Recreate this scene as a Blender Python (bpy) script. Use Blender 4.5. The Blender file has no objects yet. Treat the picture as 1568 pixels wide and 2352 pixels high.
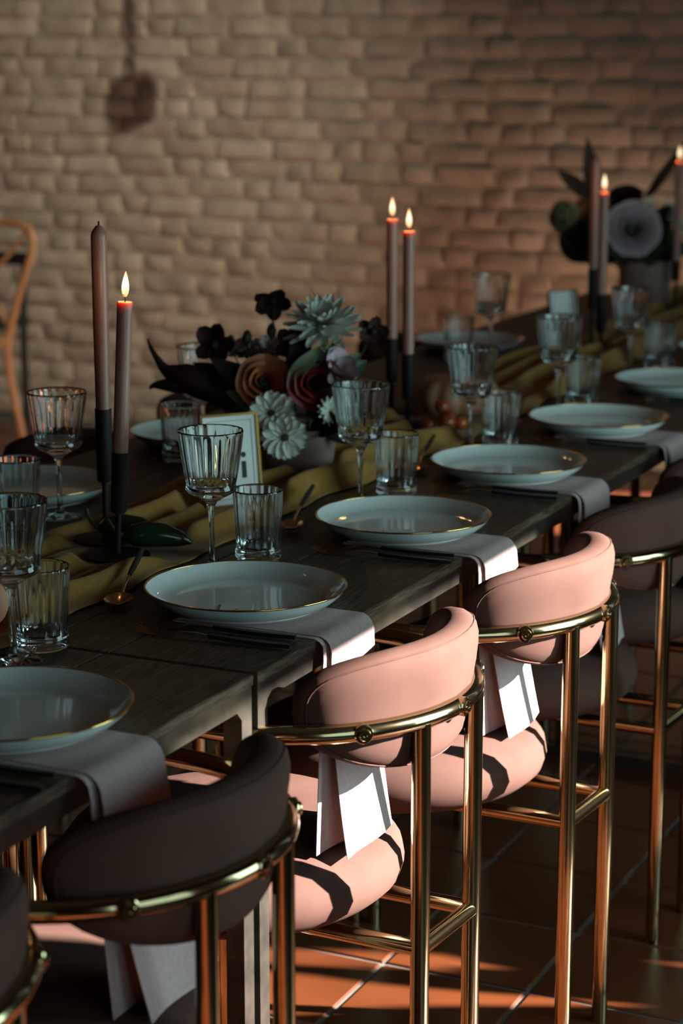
import bpy, math, random
from mathutils import Vector, Matrix, Quaternion
random.seed(7)
sin, cos, pi, R = math.sin, math.cos, math.pi, math.radians
scn = bpy.context.scene
COL = scn.collection

# ------------------------------------------------------------------ camera
PITCH, YAW, CAMZ = 0.218, 0.442, 1.492
cd = bpy.data.cameras.new('camera'); cam = bpy.data.objects.new('camera', cd); COL.objects.link(cam)
cam.location = (0, 0, CAMZ); cam.rotation_euler = (pi/2-PITCH, 0, YAW-pi/2)
cd.sensor_fit = 'VERTICAL'; cd.sensor_height = 36.0; cd.lens = 4850/2352*36
cd.clip_start = .05; cd.clip_end = 60
cd.dof.use_dof = True; cd.dof.focus_distance = 2.8; cd.dof.aperture_fstop = 4.4
scn.camera = cam
# ------------------------------------------------------------------ world, sun, window light, exposure
w = bpy.data.worlds.new('world'); scn.world = w; w.use_nodes = True
bg = w.node_tree.nodes['Background']; bg.inputs[0].default_value = (.60, .80, 1, 1); bg.inputs[1].default_value = .5
SUN_AZ, SUN_EL = R(-70), R(24.5)
to_sun = Vector((cos(SUN_AZ)*cos(SUN_EL), sin(SUN_AZ)*cos(SUN_EL), sin(SUN_EL)))
sd = bpy.data.lights.new('sun', 'SUN'); sd.energy = 54.0; sd.angle = R(.8); sd.color = (1, .965, .92)
so = bpy.data.objects.new('sun', sd); COL.objects.link(so); so.rotation_euler = to_sun.to_track_quat('Z', 'Y').to_euler(); so.location = (4, -6, 4)
def area(name, loc, normal, sx, sy, power, color):
    l = bpy.data.lights.new(name, 'AREA'); l.shape = 'RECTANGLE'; l.size = sx; l.size_y = sy; l.energy = power; l.color = color
    o = bpy.data.objects.new(name, l); COL.objects.link(o); o.location = loc
    o.rotation_euler = Vector(normal).to_track_quat('-Z', 'Y').to_euler(); return o
WY = -0.6                                   # the window wall beside the camera
WINS = [(.25, 1.75, .4, 1.68), (2.560, 3.81, .4, 1.652), (7.08, 7.86, .3, 3.1)]  # first opening is unseen, added for cool fill light
for i, (a, b, c, d) in enumerate(WINS):
    area('skylight', ((a+b)/2, WY-.08, (c+d)/2), (0, 1, .0), b-a, d-c, (9, 36, 5)[i], (.55, .86, .87))
ld = bpy.data.lights.new('added_wall_spot', 'SPOT'); ld.energy = 740; ld.color = (1, 1, .87); ld.spot_size = R(35); ld.spot_blend = 1; ld.shadow_soft_size = .018  # unseen lamp added to wash the wall and cast the pendant shadow
lo = bpy.data.objects.new('added_wall_spot', ld); COL.objects.link(lo); lo.location = (4.2, -.3, 3.0)
lo.rotation_euler = (Vector((7.2, 6.0, .35))-lo.location).to_track_quat('-Z', 'Y').to_euler()
lu = bpy.data.lights.new('added_wall_fill', 'SPOT'); lu.energy = 68; lu.color = (1, .73, .53); lu.spot_size = R(80); lu.spot_blend = .8; lu.shadow_soft_size = .06  # unseen lamp added low at the right to brighten the wall
uo = bpy.data.objects.new('added_wall_fill', lu); COL.objects.link(uo); uo.location = (6.35, .9, .2)
uo.rotation_euler = (Vector((7.2, 3.2, .25))-uo.location).to_track_quat('-Z', 'Y').to_euler()
vs = scn.view_settings
vs.view_transform = 'Standard'; vs.look = 'None'; vs.gamma = 1; vs.use_curve_mapping = False; vs.exposure = 0.0
scn.display_settings.display_device = 'sRGB'
scn.cycles.use_denoising = True
scn.cycles.max_bounces = 12; scn.cycles.transmission_bounces = 12; scn.cycles.glossy_bounces = 6; scn.cycles.transparent_max_bounces = 12
scn.cycles.caustics_refractive = False; scn.cycles.caustics_reflective = False; scn.cycles.sample_clamp_indirect = 4

# ------------------------------------------------------------------ materials
def mat(name, col, rough=.5, metal=0, **kw):
    m = bpy.data.materials.new(name); m.use_nodes = True; b = m.node_tree.nodes['Principled BSDF']
    b.inputs['Base Color'].default_value = (*col, 1); b.inputs['Roughness'].default_value = rough; b.inputs['Metallic'].default_value = metal
    for k, v in kw.items():
        k = k.replace('_', ' ')
        b.inputs[k].default_value = (*v, 1) if isinstance(v, tuple) and len(v) == 3 and 'Radius' not in k else v
    return m
def noise_mix(m, scale, c2, lo=.4, hi=.65, stretch=(1, 1, 1), bump=0, detail=4, bdist=.002, obj_random=0):
    nt = m.node_tree; N = nt.nodes; L = nt.links; b = N['Principled BSDF']
    tc = N.new('ShaderNodeTexCoord'); mp = N.new('ShaderNodeMapping'); mp.inputs['Scale'].default_value = stretch
    L.new(tc.outputs['Object'], mp.inputs['Vector'])
    vec = mp.outputs['Vector']
    if obj_random:
        oi = N.new('ShaderNodeObjectInfo'); va = N.new('ShaderNodeVectorMath'); va.operation = 'ADD'
        ml = N.new('ShaderNodeMath'); ml.operation = 'MULTIPLY'; ml.inputs[1].default_value = 37
        L.new(oi.outputs['Random'], ml.inputs[0]); L.new(vec, va.inputs[0]); L.new(ml.outputs[0], va.inputs[1]); vec = va.outputs[0]
    n = N.new('ShaderNodeTexNoise'); n.inputs['Scale'].default_value = scale; n.inputs['Detail'].default_value = detail
    L.new(vec, n.inputs['Vector'])
    r = N.new('ShaderNodeMapRange'); r.inputs[1].default_value = lo; r.inputs[2].default_value = hi
    L.new(n.outputs['Fac'], r.inputs[0])
    mx = N.new('ShaderNodeMix'); mx.data_type = 'RGBA'
    mx.inputs['A'].default_value = b.inputs['Base Color'].default_value; mx.inputs['B'].default_value = (*c2, 1)
    L.new(r.outputs[0], mx.inputs['Factor'])
    out = mx.outputs['Result']
    if obj_random:
        hs = N.new('ShaderNodeHueSaturation'); r2 = N.new('ShaderNodeMapRange'); r2.inputs[3].default_value = 1-obj_random; r2.inputs[4].default_value = 1+obj_random
        L.new(oi.outputs['Random'], r2.inputs[0]); L.new(r2.outputs[0], hs.inputs['Value']); L.new(out, hs.inputs['Color']); out = hs.outputs['Color']
    L.new(out, b.inputs['Base Color'])
    if bump:
        bp = N.new('ShaderNodeBump'); bp.inputs['Strength'].default_value = bump; bp.inputs['Distance'].default_value = bdist
        L.new(n.outputs['Fac'], bp.inputs['Height']); L.new(bp.outputs['Normal'], b.inputs['Normal'])
    return m
M = {}
M['brick'] = noise_mix(mat('painted_brick', (.57, .455, .34), .75), 9, (.42, .325, .235), .35, .7, bump=.5, bdist=.012, obj_random=.10)
M['mortar'] = noise_mix(mat('painted_mortar', (.50, .40, .30), .85), 14, (.38, .295, .215), bump=.4, bdist=.01)
M['tile'] = noise_mix(mat('terracotta', (.105, .027, .0085), .34), 5, (.074, .018, .0055), .3, .7, bump=.15, bdist=.004, obj_random=.14)
M['grout'] = noise_mix(mat('grout', (.12, .11, .093), .9), 40, (.085, .078, .066))
M['plaster'] = noise_mix(mat('plaster', (.19, .14, .10), .9), 3, (.16, .115, .085))
M['wood'] = noise_mix(mat('dark_oak', (.115, .076, .045), .5, Specular_IOR_Level=.3), 22, (.022, .0135, .008), .38, .66, (1.2, 14, 14), bump=.5, bdist=.0012, detail=8, obj_random=.18)
M['steel'] = noise_mix(mat('blackened_steel', (.11, .095, .075), .38, .85), 30, (.06, .052, .045), .35, .7, bump=.06)
M['velvet'] = noise_mix(mat('pink_velvet', (.088, .0445, .0345), .85, Specular_IOR_Level=.08, Sheen_Weight=.0, Sheen_Roughness=.35, Sheen_Tint=(1, .75, .68)), 9, (.070, .033, .025), .35, .7, bump=.10, bdist=.004)
M['brass'] = noise_mix(mat('brass', (.42, .33, .185), .13, 1), 60, (.34, .26, .13), .55, .8, bump=.02)
M['porcelain'] = mat('porcelain', (.76, .83, .81), .10, Coat_Weight=.4, Coat_Roughness=.03)
M['gold'] = mat('gold', (.80, .50, .16), .16, 1)
M['copper_gold'] = mat('rose_gold', (.85, .45, .20), .18, 1)
M['black_handle'] = mat('black_handle', (.012, .010, .010), .38)
M['iron'] = mat('black_iron', (.012, .0085, .0065), .6, Specular_IOR_Level=.25)
M['linen'] = noise_mix(mat('mauve_linen', (.55, .42, .40), .9, Specular_IOR_Level=.1), 160, (.47, .355, .34), .35, .7, bump=.25, bdist=.0006)
M['cloth'] = noise_mix(mat('ochre_cloth', (.36, .185, .032), .9, Sheen_Weight=.1), 120, (.28, .14, .024), .35, .7, bump=.2, bdist=.0006)
M['candle'] = mat('taupe_wax', (.38, .20, .155), .42, Subsurface_Weight=.7, Subsurface_Scale=.03)
M['candle_pink'] = mat('pink_wax', (.30, .15, .115), .4, Subsurface_Weight=.2, Subsurface_Scale=.02)
M['wick'] = mat('wick', (.01, .008, .007), .9)
M['ceramic'] = noise_mix(mat('taupe_ceramic', (.26, .17, .14), .65), 30, (.21, .135, .11))
M['paper'] = mat('card', (.78, .80, .76), .7)
M['ink'] = mat('ink', (.02, .02, .02), .7)
M['bent'] = noise_mix(mat('bentwood', (.46, .22, .095), .4), 8, (.36, .16, .065), .3, .7, (1, 1, .3))
M['cane'] = mat('cane', (.40, .25, .12), .7)
M['black_wood'] = mat('black_wood', (.012, .010, .009), .45)
M['green'] = noise_mix(mat('leaf_green', (.030, .055, .018), .55), 20, (.016, .032, .010))
M['greenpale'] = noise_mix(mat('leaf_sage', (.10, .125, .062), .6), 20, (.06, .08, .04))
M['pepper'] = mat('pepper_green', (.012, .040, .012), .16)
M['dark'] = noise_mix(mat('burgundy_petal', (.026, .008, .007), .65, Specular_IOR_Level=.2), 20, (.012, .005, .005))
M['darkleaf'] = mat('dark_leaf', (.024, .013, .008), .7, Specular_IOR_Level=.2)
M['white'] = noise_mix(mat('white_petal', (.62, .62, .54), .6, Subsurface_Weight=.1, Subsurface_Scale=.01), 20, (.52, .54, .45))
M['pinkwhite'] = mat('blush_petal', (.50, .41, .38), .6)
M['lilac'] = mat('lilac_petal', (.44, .34, .37), .6)
M['orange'] = noise_mix(mat('rust_petal', (.30, .085, .022), .6), 25, (.20, .045, .014))
M['red'] = noise_mix(mat('red_petal', (.20, .014, .009), .55), 25, (.11, .008, .006))
M['yellowgreen'] = mat('flower_centre', (.28, .27, .06), .7)
M['brownc'] = mat('dark_centre', (.035, .022, .012), .8)
M['hydr'] = noise_mix(mat('hydrangea_green', (.16, .15, .06), .7), 20, (.10, .10, .04))
M['tomato'] = mat('tomato', (.40, .075, .020), .25)
M['pumpkin'] = noise_mix(mat('pumpkin_skin', (.36, .17, .10), .5), 8, (.28, .12, .07))
M['peach'] = noise_mix(mat('peach_skin', (.60, .33, .22), .7), 8, (.62, .22, .12))
def glass():
    m = bpy.data.materials.new('clear_glass'); m.use_nodes = True; nt = m.node_tree; nt.nodes.clear()
    o = nt.nodes.new('ShaderNodeOutputMaterial'); g = nt.nodes.new('ShaderNodeBsdfGlass'); g.inputs['IOR'].default_value = 1.47; g.inputs['Roughness'].default_value = 0
    g.inputs['Color'].default_value = (.97, .98, .98, 1); nt.links.new(g.outputs[0], o.inputs[0]); return m
M['glass'] = glass()
def flame_mat():
    m = bpy.data.materials.new('flame'); m.use_nodes = True; nt = m.node_tree; nt.nodes.clear(); N = nt.nodes
    o = N.new('ShaderNodeOutputMaterial'); e = N.new('ShaderNodeEmission'); tc = N.new('ShaderNodeTexCoord'); sp = N.new('ShaderNodeSeparateXYZ')
    mr = N.new('ShaderNodeMapRange'); mr.inputs[1].default_value = 0; mr.inputs[2].default_value = .036
    cr = N.new('ShaderNodeValToRGB'); el = cr.color_ramp.elements
    el[0].color = (.9, .26, .08, 1); el[1].color = (1, .55, .18, 1); el[1].position = 1
    x = cr.color_ramp.elements.new(.22); x.color = (1, .60, .26, 1); x = cr.color_ramp.elements.new(.45); x.color = (1, .86, .60, 1); x = cr.color_ramp.elements.new(.75); x.color = (1, .80, .48, 1)
    nt.links.new(tc.outputs['Object'], sp.inputs[0]); nt.links.new(sp.outputs[2], mr.inputs[0]); nt.links.new(mr.outputs[0], cr.inputs[0]); nt.links.new(cr.outputs[0], e.inputs[0])
    e.inputs[1].default_value = .85; ad = N.new('ShaderNodeAddShader'); tr = N.new('ShaderNodeBsdfTransparent'); nt.links.new(e.outputs[0], ad.inputs[0]); nt.links.new(tr.outputs[0], ad.inputs[1]); nt.links.new(ad.outputs[0], o.inputs[0]); return m
M['flame'] = flame_mat()

# ------------------------------------------------------------------ builders
class MB:
    def __init__(s): s.v = []; s.f = []
    def add(s, vs, fs):
        n = len(s.v); s.v += [tuple(v) for v in vs]; s.f += [tuple(i+n for i in f) for f in fs]; return s
    def box(s, a, b, ch=0):
        (x0, y0, z0), (x1, y1, z1) = a, b
        if not ch:
            return s.add([(x, y, z) for z in (z0, z1) for y in (y0, y1) for x in (x0, x1)],
                         [(0, 2, 3, 1), (4, 5, 7, 6), (0, 1, 5, 4), (2, 6, 7, 3), (0, 4, 6, 2), (1, 3, 7, 5)])
        # box with a chamfer all round the top
        vs = [(x0, y0, z0), (x1, y0, z0), (x1, y1, z0), (x0, y1, z0), (x0, y0, z1-ch), (x1, y0, z1-ch), (x1, y1, z1-ch), (x0, y1, z1-ch),
              (x0+ch, y0+ch, z1), (x1-ch, y0+ch, z1), (x1-ch, y1-ch, z1), (x0+ch, y1-ch, z1)]
        fs = [(3, 2, 1, 0), (8, 9, 10, 11)]
        for k in range(4):
            l = (k+1) % 4; fs += [(k, l, l+4, k+4), (k+4, l+4, l+8, k+8)]
        return s.add(vs, fs)
    def lathe(s, prof, n=32, c=(0, 0, 0), closed=False):
        """prof: list of (r, z[, flute amplitude]); r==0 makes a pole"""
        vs = []; rings = []
        for p in prof:
            r, z = p[0], p[1]; am = p[2] if len(p) > 2 else 0
            if r < 1e-6: rings.append([len(vs)]); vs.append((c[0], c[1], c[2]+z))
            else:
                st = len(vs); rings.append(list(range(st, st+n)))
                for k in range(n):
                    a = 2*pi*k/n; rr = r
                    if am: rr = r-am*(.5-.5*cos(a*FL))
                    vs.append((c[0]+rr*cos(a), c[1]+rr*sin(a), c[2]+z))
        fs = []
        pairs = list(zip(rings, rings[1:]))
        if closed: pairs.append((rings[-1], rings[0]))
        for A, B in pairs:
            for k in range(n):
                l = (k+1) % n
                if len(A) == 1 and len(B) == 1: continue
                if len(A) == 1: fs.append((A[0], B[l], B[k]))
                elif len(B) == 1: fs.append((A[k], A[l], B[0]))
                else: fs.append((A[k], A[l], B[l], B[k]))
        return s.add(vs, fs)
    def tube(s, pts, r, n=10, closed=False, caps=True):
        pts = [Vector(p) for p in pts]; m = len(pts); vs = []; fs = []
        rr = r if isinstance(r, (list, tuple)) else [r]*m
        up = None
        for i, p in enumerate(pts):
            if closed: t = pts[(i+1) % m]-pts[i-1]
            else: t = pts[min(i+1, m-1)]-pts[max(i-1, 0)]
            t.normalize()
            if up is None:
                up = Vector((0, 0, 1)) if abs(t.z) < .9 else Vector((1, 0, 0))
            up = (up-t*up.dot(t)); up.normalize(); b = t.cross(up)
            for k in range(n):
                a = 2*pi*k/n; vs.append(p+(up*cos(a)+b*sin(a))*rr[i])
        for i in range(m if closed else m-1):
            j = (i+1) % m
            for k in range(n):
                l = (k+1) % n; fs.append((i*n+k, i*n+l, j*n+l, j*n+k))
        if caps and not closed:
            fs.append(tuple(range(n))[::-1]); fs.append(tuple((m-1)*n+k for k in range(n)))
        return s.add(vs, fs)
    def grid(s, fn, nu, nv, wrap=False):
        vs = [fn(i/(nu if wrap else nu-1), j/(nv-1)) for j in range(nv) for i in range(nu)]
        fs = []
        for j in range(nv-1):
            for i in range(nu if wrap else nu-1):
                k = (i+1) % nu; fs.append((j*nu+i, j*nu+k, (j+1)*nu+k, (j+1)*nu+i))
        return s.add(vs, fs)
    def ball(s, c, r, nu=16, nv=10):
        r = r if isinstance(r, (tuple, list)) else (r, r, r)
        prof = [(sin(pi*j/nv), -cos(pi*j/nv)) for j in range(nv+1)]; prof[0] = (0, -1); prof[-1] = (0, 1)
        t = MB().lathe(prof, nu)
        return s.add([(c[0]+x*r[0], c[1]+y*r[1], c[2]+z*r[2]) for x, y, z in t.v], t.f)
    def xf(s, m): s.v = [tuple(m @ Vector(v)) for v in s.v]; return s
    def mesh(s, name, m, smooth=True, angle=40):
        me = bpy.data.meshes.new(name); me.from_pydata(s.v, [], s.f); me.update()
        me.materials.append(M[m] if isinstance(m, str) else m)
        if smooth:
            me.polygons.foreach_set('use_smooth', [True]*len(me.polygons))
            if angle: me.set_sharp_from_angle(angle=R(angle))
        return me
    def build(s, name, m, parent=None, loc=None, **kw):
        return link(name, s.mesh(name, m, **kw), parent, loc)
FL = 20
def sm(pts, n=4):
    out = []
    for i in range(len(pts)-1):
        p0, p1, p2, p3 = [Vector(pts[max(0, min(len(pts)-1, i+k))]) for k in (-1, 0, 1, 2)]
        for j in range(n):
            s = j/n; out.append(.5*((2*p1)+(p2-p0)*s+(2*p0-5*p1+4*p2-p3)*s*s+(3*p1-p0-3*p2+p3)*s**3))
    out.append(Vector(pts[-1])); return out
def link(name, me, parent=None, loc=None):
    o = bpy.data.objects.new(name, me); COL.objects.link(o)
    if parent is not None: o.parent = parent
    if loc is not None: o.location = loc
    return o
def tag(o, label=None, cat=None, group=None, kind=None):
    if label: o['label'] = label
    if cat: o['category'] = cat
    if group: o['group'] = group
    if kind: o['kind'] = kind
    return o
def thing(name, label, cat, loc=(0, 0, 0), rz=0, group=None):
    o = link(name, None, None, loc); o.rotation_euler = (0, 0, rz); o.empty_display_size = .05
    return tag(o, label, cat, group)
KIDS = {}
def copy_tree(o, parent=None, loc=None, rz=None, label=None):
    c = o.copy(); COL.objects.link(c)
    if parent is not None: c.parent = parent
    if loc is not None: c.location = loc
    if rz is not None: c.rotation_euler = (0, 0, rz)
    if label: c['label'] = label
    for ch in list(o.children): copy_tree(ch, c)
    return c
# projection, only to decide which pieces of wall and floor are in view
Fv = Vector((cos(YAW)*cos(PITCH), sin(YAW)*cos(PITCH), -sin(PITCH))); Rv = Vector((sin(YAW), -cos(YAW), 0)); Uv = Rv.cross(Fv)
def proj(p):
    d = Vector(p)-Vector((0, 0, CAMZ)); k = d.dot(Fv)
    return (784+4850*d.dot(Rv)/k, 1176-4850*d.dot(Uv)/k) if k > .1 else (9e9, 9e9)

# ------------------------------------------------------------------ room shell
WX, CE = 7.2, 3.4
fl = MB().box((-2, WY-.2, -.06), (9.5, 6.4, -.004)).build('floor', 'grout', smooth=False); tag(fl, kind='structure')
TP = .255
def tile_mesh():
    g, c = .0035, .003; h = TP/2-g
    return MB().box((-h, -h, -.004), (h, h, .0), c).mesh('tile', 'tile', smooth=False)
tm = tile_mesh(); tiles = []
for i in range(-20, 30):
    for j in range(-8, 22):
        x = 2.985+TP*(i+.5); y = 1.08+TP*(j+.5)
        if x < -1.9 or x > WX-.06 or y < WY+.1 or y > 6.2: continue
        u, v = proj((x, y, 0))
        inview = -120 < u < 1690 and v < 2470
        tiles.append((0 if inview else 1, (x*x+y*y), x, y))
tiles.sort(); rest = MB()
for k, (q, d, x, y) in enumerate(tiles):
    if q == 0 and k < 300:
        o = link('tile', tm, fl, (x+random.uniform(-.0006, .0006), y+random.uniform(-.0006, .0006), random.uniform(-.0008, .0004)))
    else:
        h = TP/2-.0035; rest.box((x-h, y-h, -.004), (x+h, y+h, 0), .003)
tag(rest.build('tile', 'tile', fl, smooth=False), kind='stuff')
# wall with painted brick
wb = MB().box((WX, 1.45, 0), (WX+.22, 6.4, CE)).build('wall_back', 'mortar', smooth=False); tag(wb, kind='structure')
def brick_variant(L, H, seed):
    rr = random.Random(seed); nx, nz = (8 if L > .15 else 5), 5; b = MB()
    ox = [rr.uniform(-.004, .004) for _ in range(nx)]; tz = [rr.uniform(-.004, .003) for _ in range(nx)]; bz = [rr.uniform(-.003, .004) for _ in range(nx)]
    tiltz = rr.uniform(-.006, .008); tilty = rr.uniform(-.006, .006)
    def fn(u, v):
        i = round(u*(nx-1)); e = min(u, 1-u)*L; f = min(v, 1-v)*H
        rnd = .007*(1-min(1, e/.022)**.5)+.007*(1-min(1, f/.018)**.5)
        z = -H/2+v*H+(tz[i] if v > .7 else 0)+(bz[i] if v < .3 else 0)
        d = .0135+tiltz*(v-.5)*2+tilty*(u-.5)*2-rnd+rr.uniform(-.003, .003)
        return (-max(d, -.004), L*(u-.5)+ox[i]*(v-.5), z)
    b.grid(fn, nx, nz)
    # skirt back into the wall
    n0 = len(b.v); border = [i for i in range(nx)]+[j*nx+nx-1 for j in range(1, nz)]+[(nz-1)*nx+i for i in range(nx-2, -1, -1)]+[j*nx for j in range(nz-2, 0, -1)]
    b.v += [(.006, b.v[k][1], b.v[k][2]) for k in border]
    for a in range(len(border)):
        c = (a+1) % len(border); b.f.append((border[c], border[a], n0+a, n0+c))
    return b
BH = .066; COURSE = .0755
vars_long = [brick_variant(.232, BH, k) for k in range(7)]; vars_short = [brick_variant(.112, BH, 50+k) for k in range(5)]
ml = [b.mesh('brick', 'brick', angle=60) for b in vars_long]; ms = [b.mesh('brick', 'brick', angle=60) for b in vars_short]
bricks = []
for row in range(int(CE/COURSE)):
    z = .045+COURSE*row; y = 1.45+random.uniform(0, .12)
    while y < 6.3:
        lng = random.random() < .58; L = .232 if lng else .112
        if y+L > 6.4: break
        u, v = proj((WX, y+L/2, z)); vis = -60 < u < 1630 and -60 < v < (975-u*.235)
        k = random.randrange(7 if lng else 5)
        bricks.append((0 if vis else 1, v, y+L/2, z+random.uniform(-.0035, .0035), lng, k)); y += L+random.uniform(.008, .016)
bricks.sort(); rest = MB(); nb = 0
for q, v, y, z, lng, k in bricks:
    if q == 0 and nb < 300:
        link('brick', (ml if lng else ms)[k], wb, (WX+random.uniform(-.003, .002), y, z)); nb += 1
    else:
        s = (vars_long if lng else vars_short)[k]; rest.add([(WX+a, y+b, z+c) for a, b, c in s.v], s.f)
tag(rest.build('brick', 'brick', wb, angle=60), kind='stuff')
# window wall with its openings, the other walls and the ceiling are out of frame
wr = MB(); xs = [-2]+[t for q in WINS for t in q[:2]]+[9.5]
for a, b in zip(xs[0::2], xs[1::2]): wr.box((a, WY-.15, 0), (b, WY, CE))
for a, b, c, d in WINS: wr.box((a, WY-.15, 0), (b, WY, c)).box((a, WY-.15, d), (b, WY, CE))
tag(wr.build('wall_right', 'plaster', smooth=False), kind='structure')
tag(MB().box((-2, 6.4, 0), (WX+.22, 6.55, CE)).build('wall_left', 'plaster', smooth=False), kind='structure')
tag(MB().box((-2.15, WY-.15, 0), (-2, 6.55, CE)).build('wall_front', 'plaster', smooth=False), kind='structure')
tag(MB().box((9.5, WY-.15, 0), (9.65, 1.6, CE)).box((WX+.22, 1.45, 0), (9.65, 1.6, CE)).build('wall_alcove', 'plaster', smooth=False), kind='structure')
tag(MB().box((-2.15, WY-.15, CE), (9.65, 6.55, CE+.12)).build('ceiling', 'plaster', smooth=False), kind='structure')
for i, (a, b, c, d) in enumerate(WINS):
    f = MB(); t = .035
    f.box((a, WY-.12, c), (a+t, WY-.06, d)).box((b-t, WY-.12, c), (b, WY-.06, d)).box((a+t, WY-.12, c), (b-t, WY-.06, c+t)).box((a+t, WY-.12, d-t), (b-t, WY-.06, d))
    tag(f.build('window_%d' % (i+1), 'iron', smooth=False), kind='structure')

# ------------------------------------------------------------------ tables
TZ = .76; TY0, TY1 = 1.123, 2.055
TLAB = ['dark oak table section on black steel legs, nearest the viewer, ending at the open joint',
        'dark oak table section on black steel legs, middle one, under the large mixed bouquet',
        'dark oak table section on black steel legs, farthest one, ending before the brick wall']
def table(x0, x1, dy, label):
    t = thing('dining_table', label, 'table', ((x0+x1)/2, (TY0+TY1)/2+dy, 0), 0, 'dining tables set end to end')
    hx, hy = (x1-x0)/2-.003, (TY1-TY0)/2
    ys = [-hy]; 
    for q in (.207, .107, .205, .205, .208): ys.append(ys[-1]+q)
    ys[-1] = hy
    for a, b in zip(ys, ys[1:]):
        MB().box((-hx, a+.0007, TZ-.013), (hx, b-.0007, TZ), .0018).build('plank', 'wood', t, smooth=False)
    f = MB(); s = .025; zt, zb = TZ-.0135, TZ-.038
    for sy in (-1, 1): f.box((-hx+.002, min(sy*(hy-.002), sy*(hy-.002-s)), zb), (hx-.002, max(sy*(hy-.002), sy*(hy-.002-s)), zt))
    for sx in (-1, 1): f.box((min(sx*(hx-.002), sx*(hx-.002-s)), -hy+s+.002, zb), (max(sx*(hx-.002), sx*(hx-.002-s)), hy-s-.002, zt))
    for sx in (-1, 1):                                   # welded corner gussets
        for sy in (-1, 1):
            xa = sx*(hx-.002-s); y = sy*(hy-.002)-(0 if sy > 0 else -s)
            f.add([(xa, y-s, zb), (xa-sx*.012, y-s, zb), (xa, y-s, zb-.012), (xa, y, zb), (xa-sx*.012, y, zb), (xa, y, zb-.012)],
                  [(0, 1, 2), (5, 4, 3), (0, 3, 4, 1), (1, 4, 5, 2), (2, 5, 3, 0)])
    f.build('frame', 'steel', t, smooth=False)
    for sx in (-1, 1):
        for sy in (-1, 1):
            xa, ya = sx*(hx-.002-s/2), sy*(hy-.002-s/2)
            MB().box((xa-s/2, ya-s/2, 0), (xa+s/2, ya+s/2, zb)).build('leg', 'steel', t, smooth=False)
        MB().box((sx*(hx-.002-s/2)-s/2, -hy+.002+s, .0), (sx*(hx-.002-s/2)+s/2, hy-.002-s, .025)).build('base_bar', 'steel', t, smooth=False)
    return t
table(.15, 2.138, .003, TLAB[0]); table(2.138, 4.118, 0, TLAB[1]); table(4.118, 6.09, 0, TLAB[2])

# ------------------------------------------------------------------ chairs
def arc(cx, cy, r, a0, a1, n, z): return [(cx+r*cos(R(a0+(a1-a0)*k/n)), cy+r*sin(R(a0+(a1-a0)*k/n)), z) for k in range(n+1)]
RC, RR, RZ, TR = -.085, .236, .68, .0122        # rail circle centre y, radius, height, tube radius
PADR, PZ0, PZ1 = .2320, .607, .772             # outside of the pad
def pad_point(px, pz, off):
    """px along the arc (-1..1), pz height (-1..1) on the outside, off inwards"""
    L = R(60.5); ang = -pi/2+px*L; r = PADR-off
    zc = (PZ0+PZ1)/2; hh = (PZ1-PZ0)/2
    z = zc+pz*hh+.016*px*px; r += .13*(z-.68)
    return (r*cos(ang), RC+r*sin(ang), z)
def pad_outline(psi):
    a = PADR*R(60.5)/((PZ1-PZ0)/2)                 # aspect of the half lengths
    c, s = cos(psi), sin(psi)
    n = 2.5
    k = (abs(c)**n+abs(s)**n)**(-1/n)
    x, y = c*k*a, s*k
    return max(-1, min(1, x/a)), y
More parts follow.
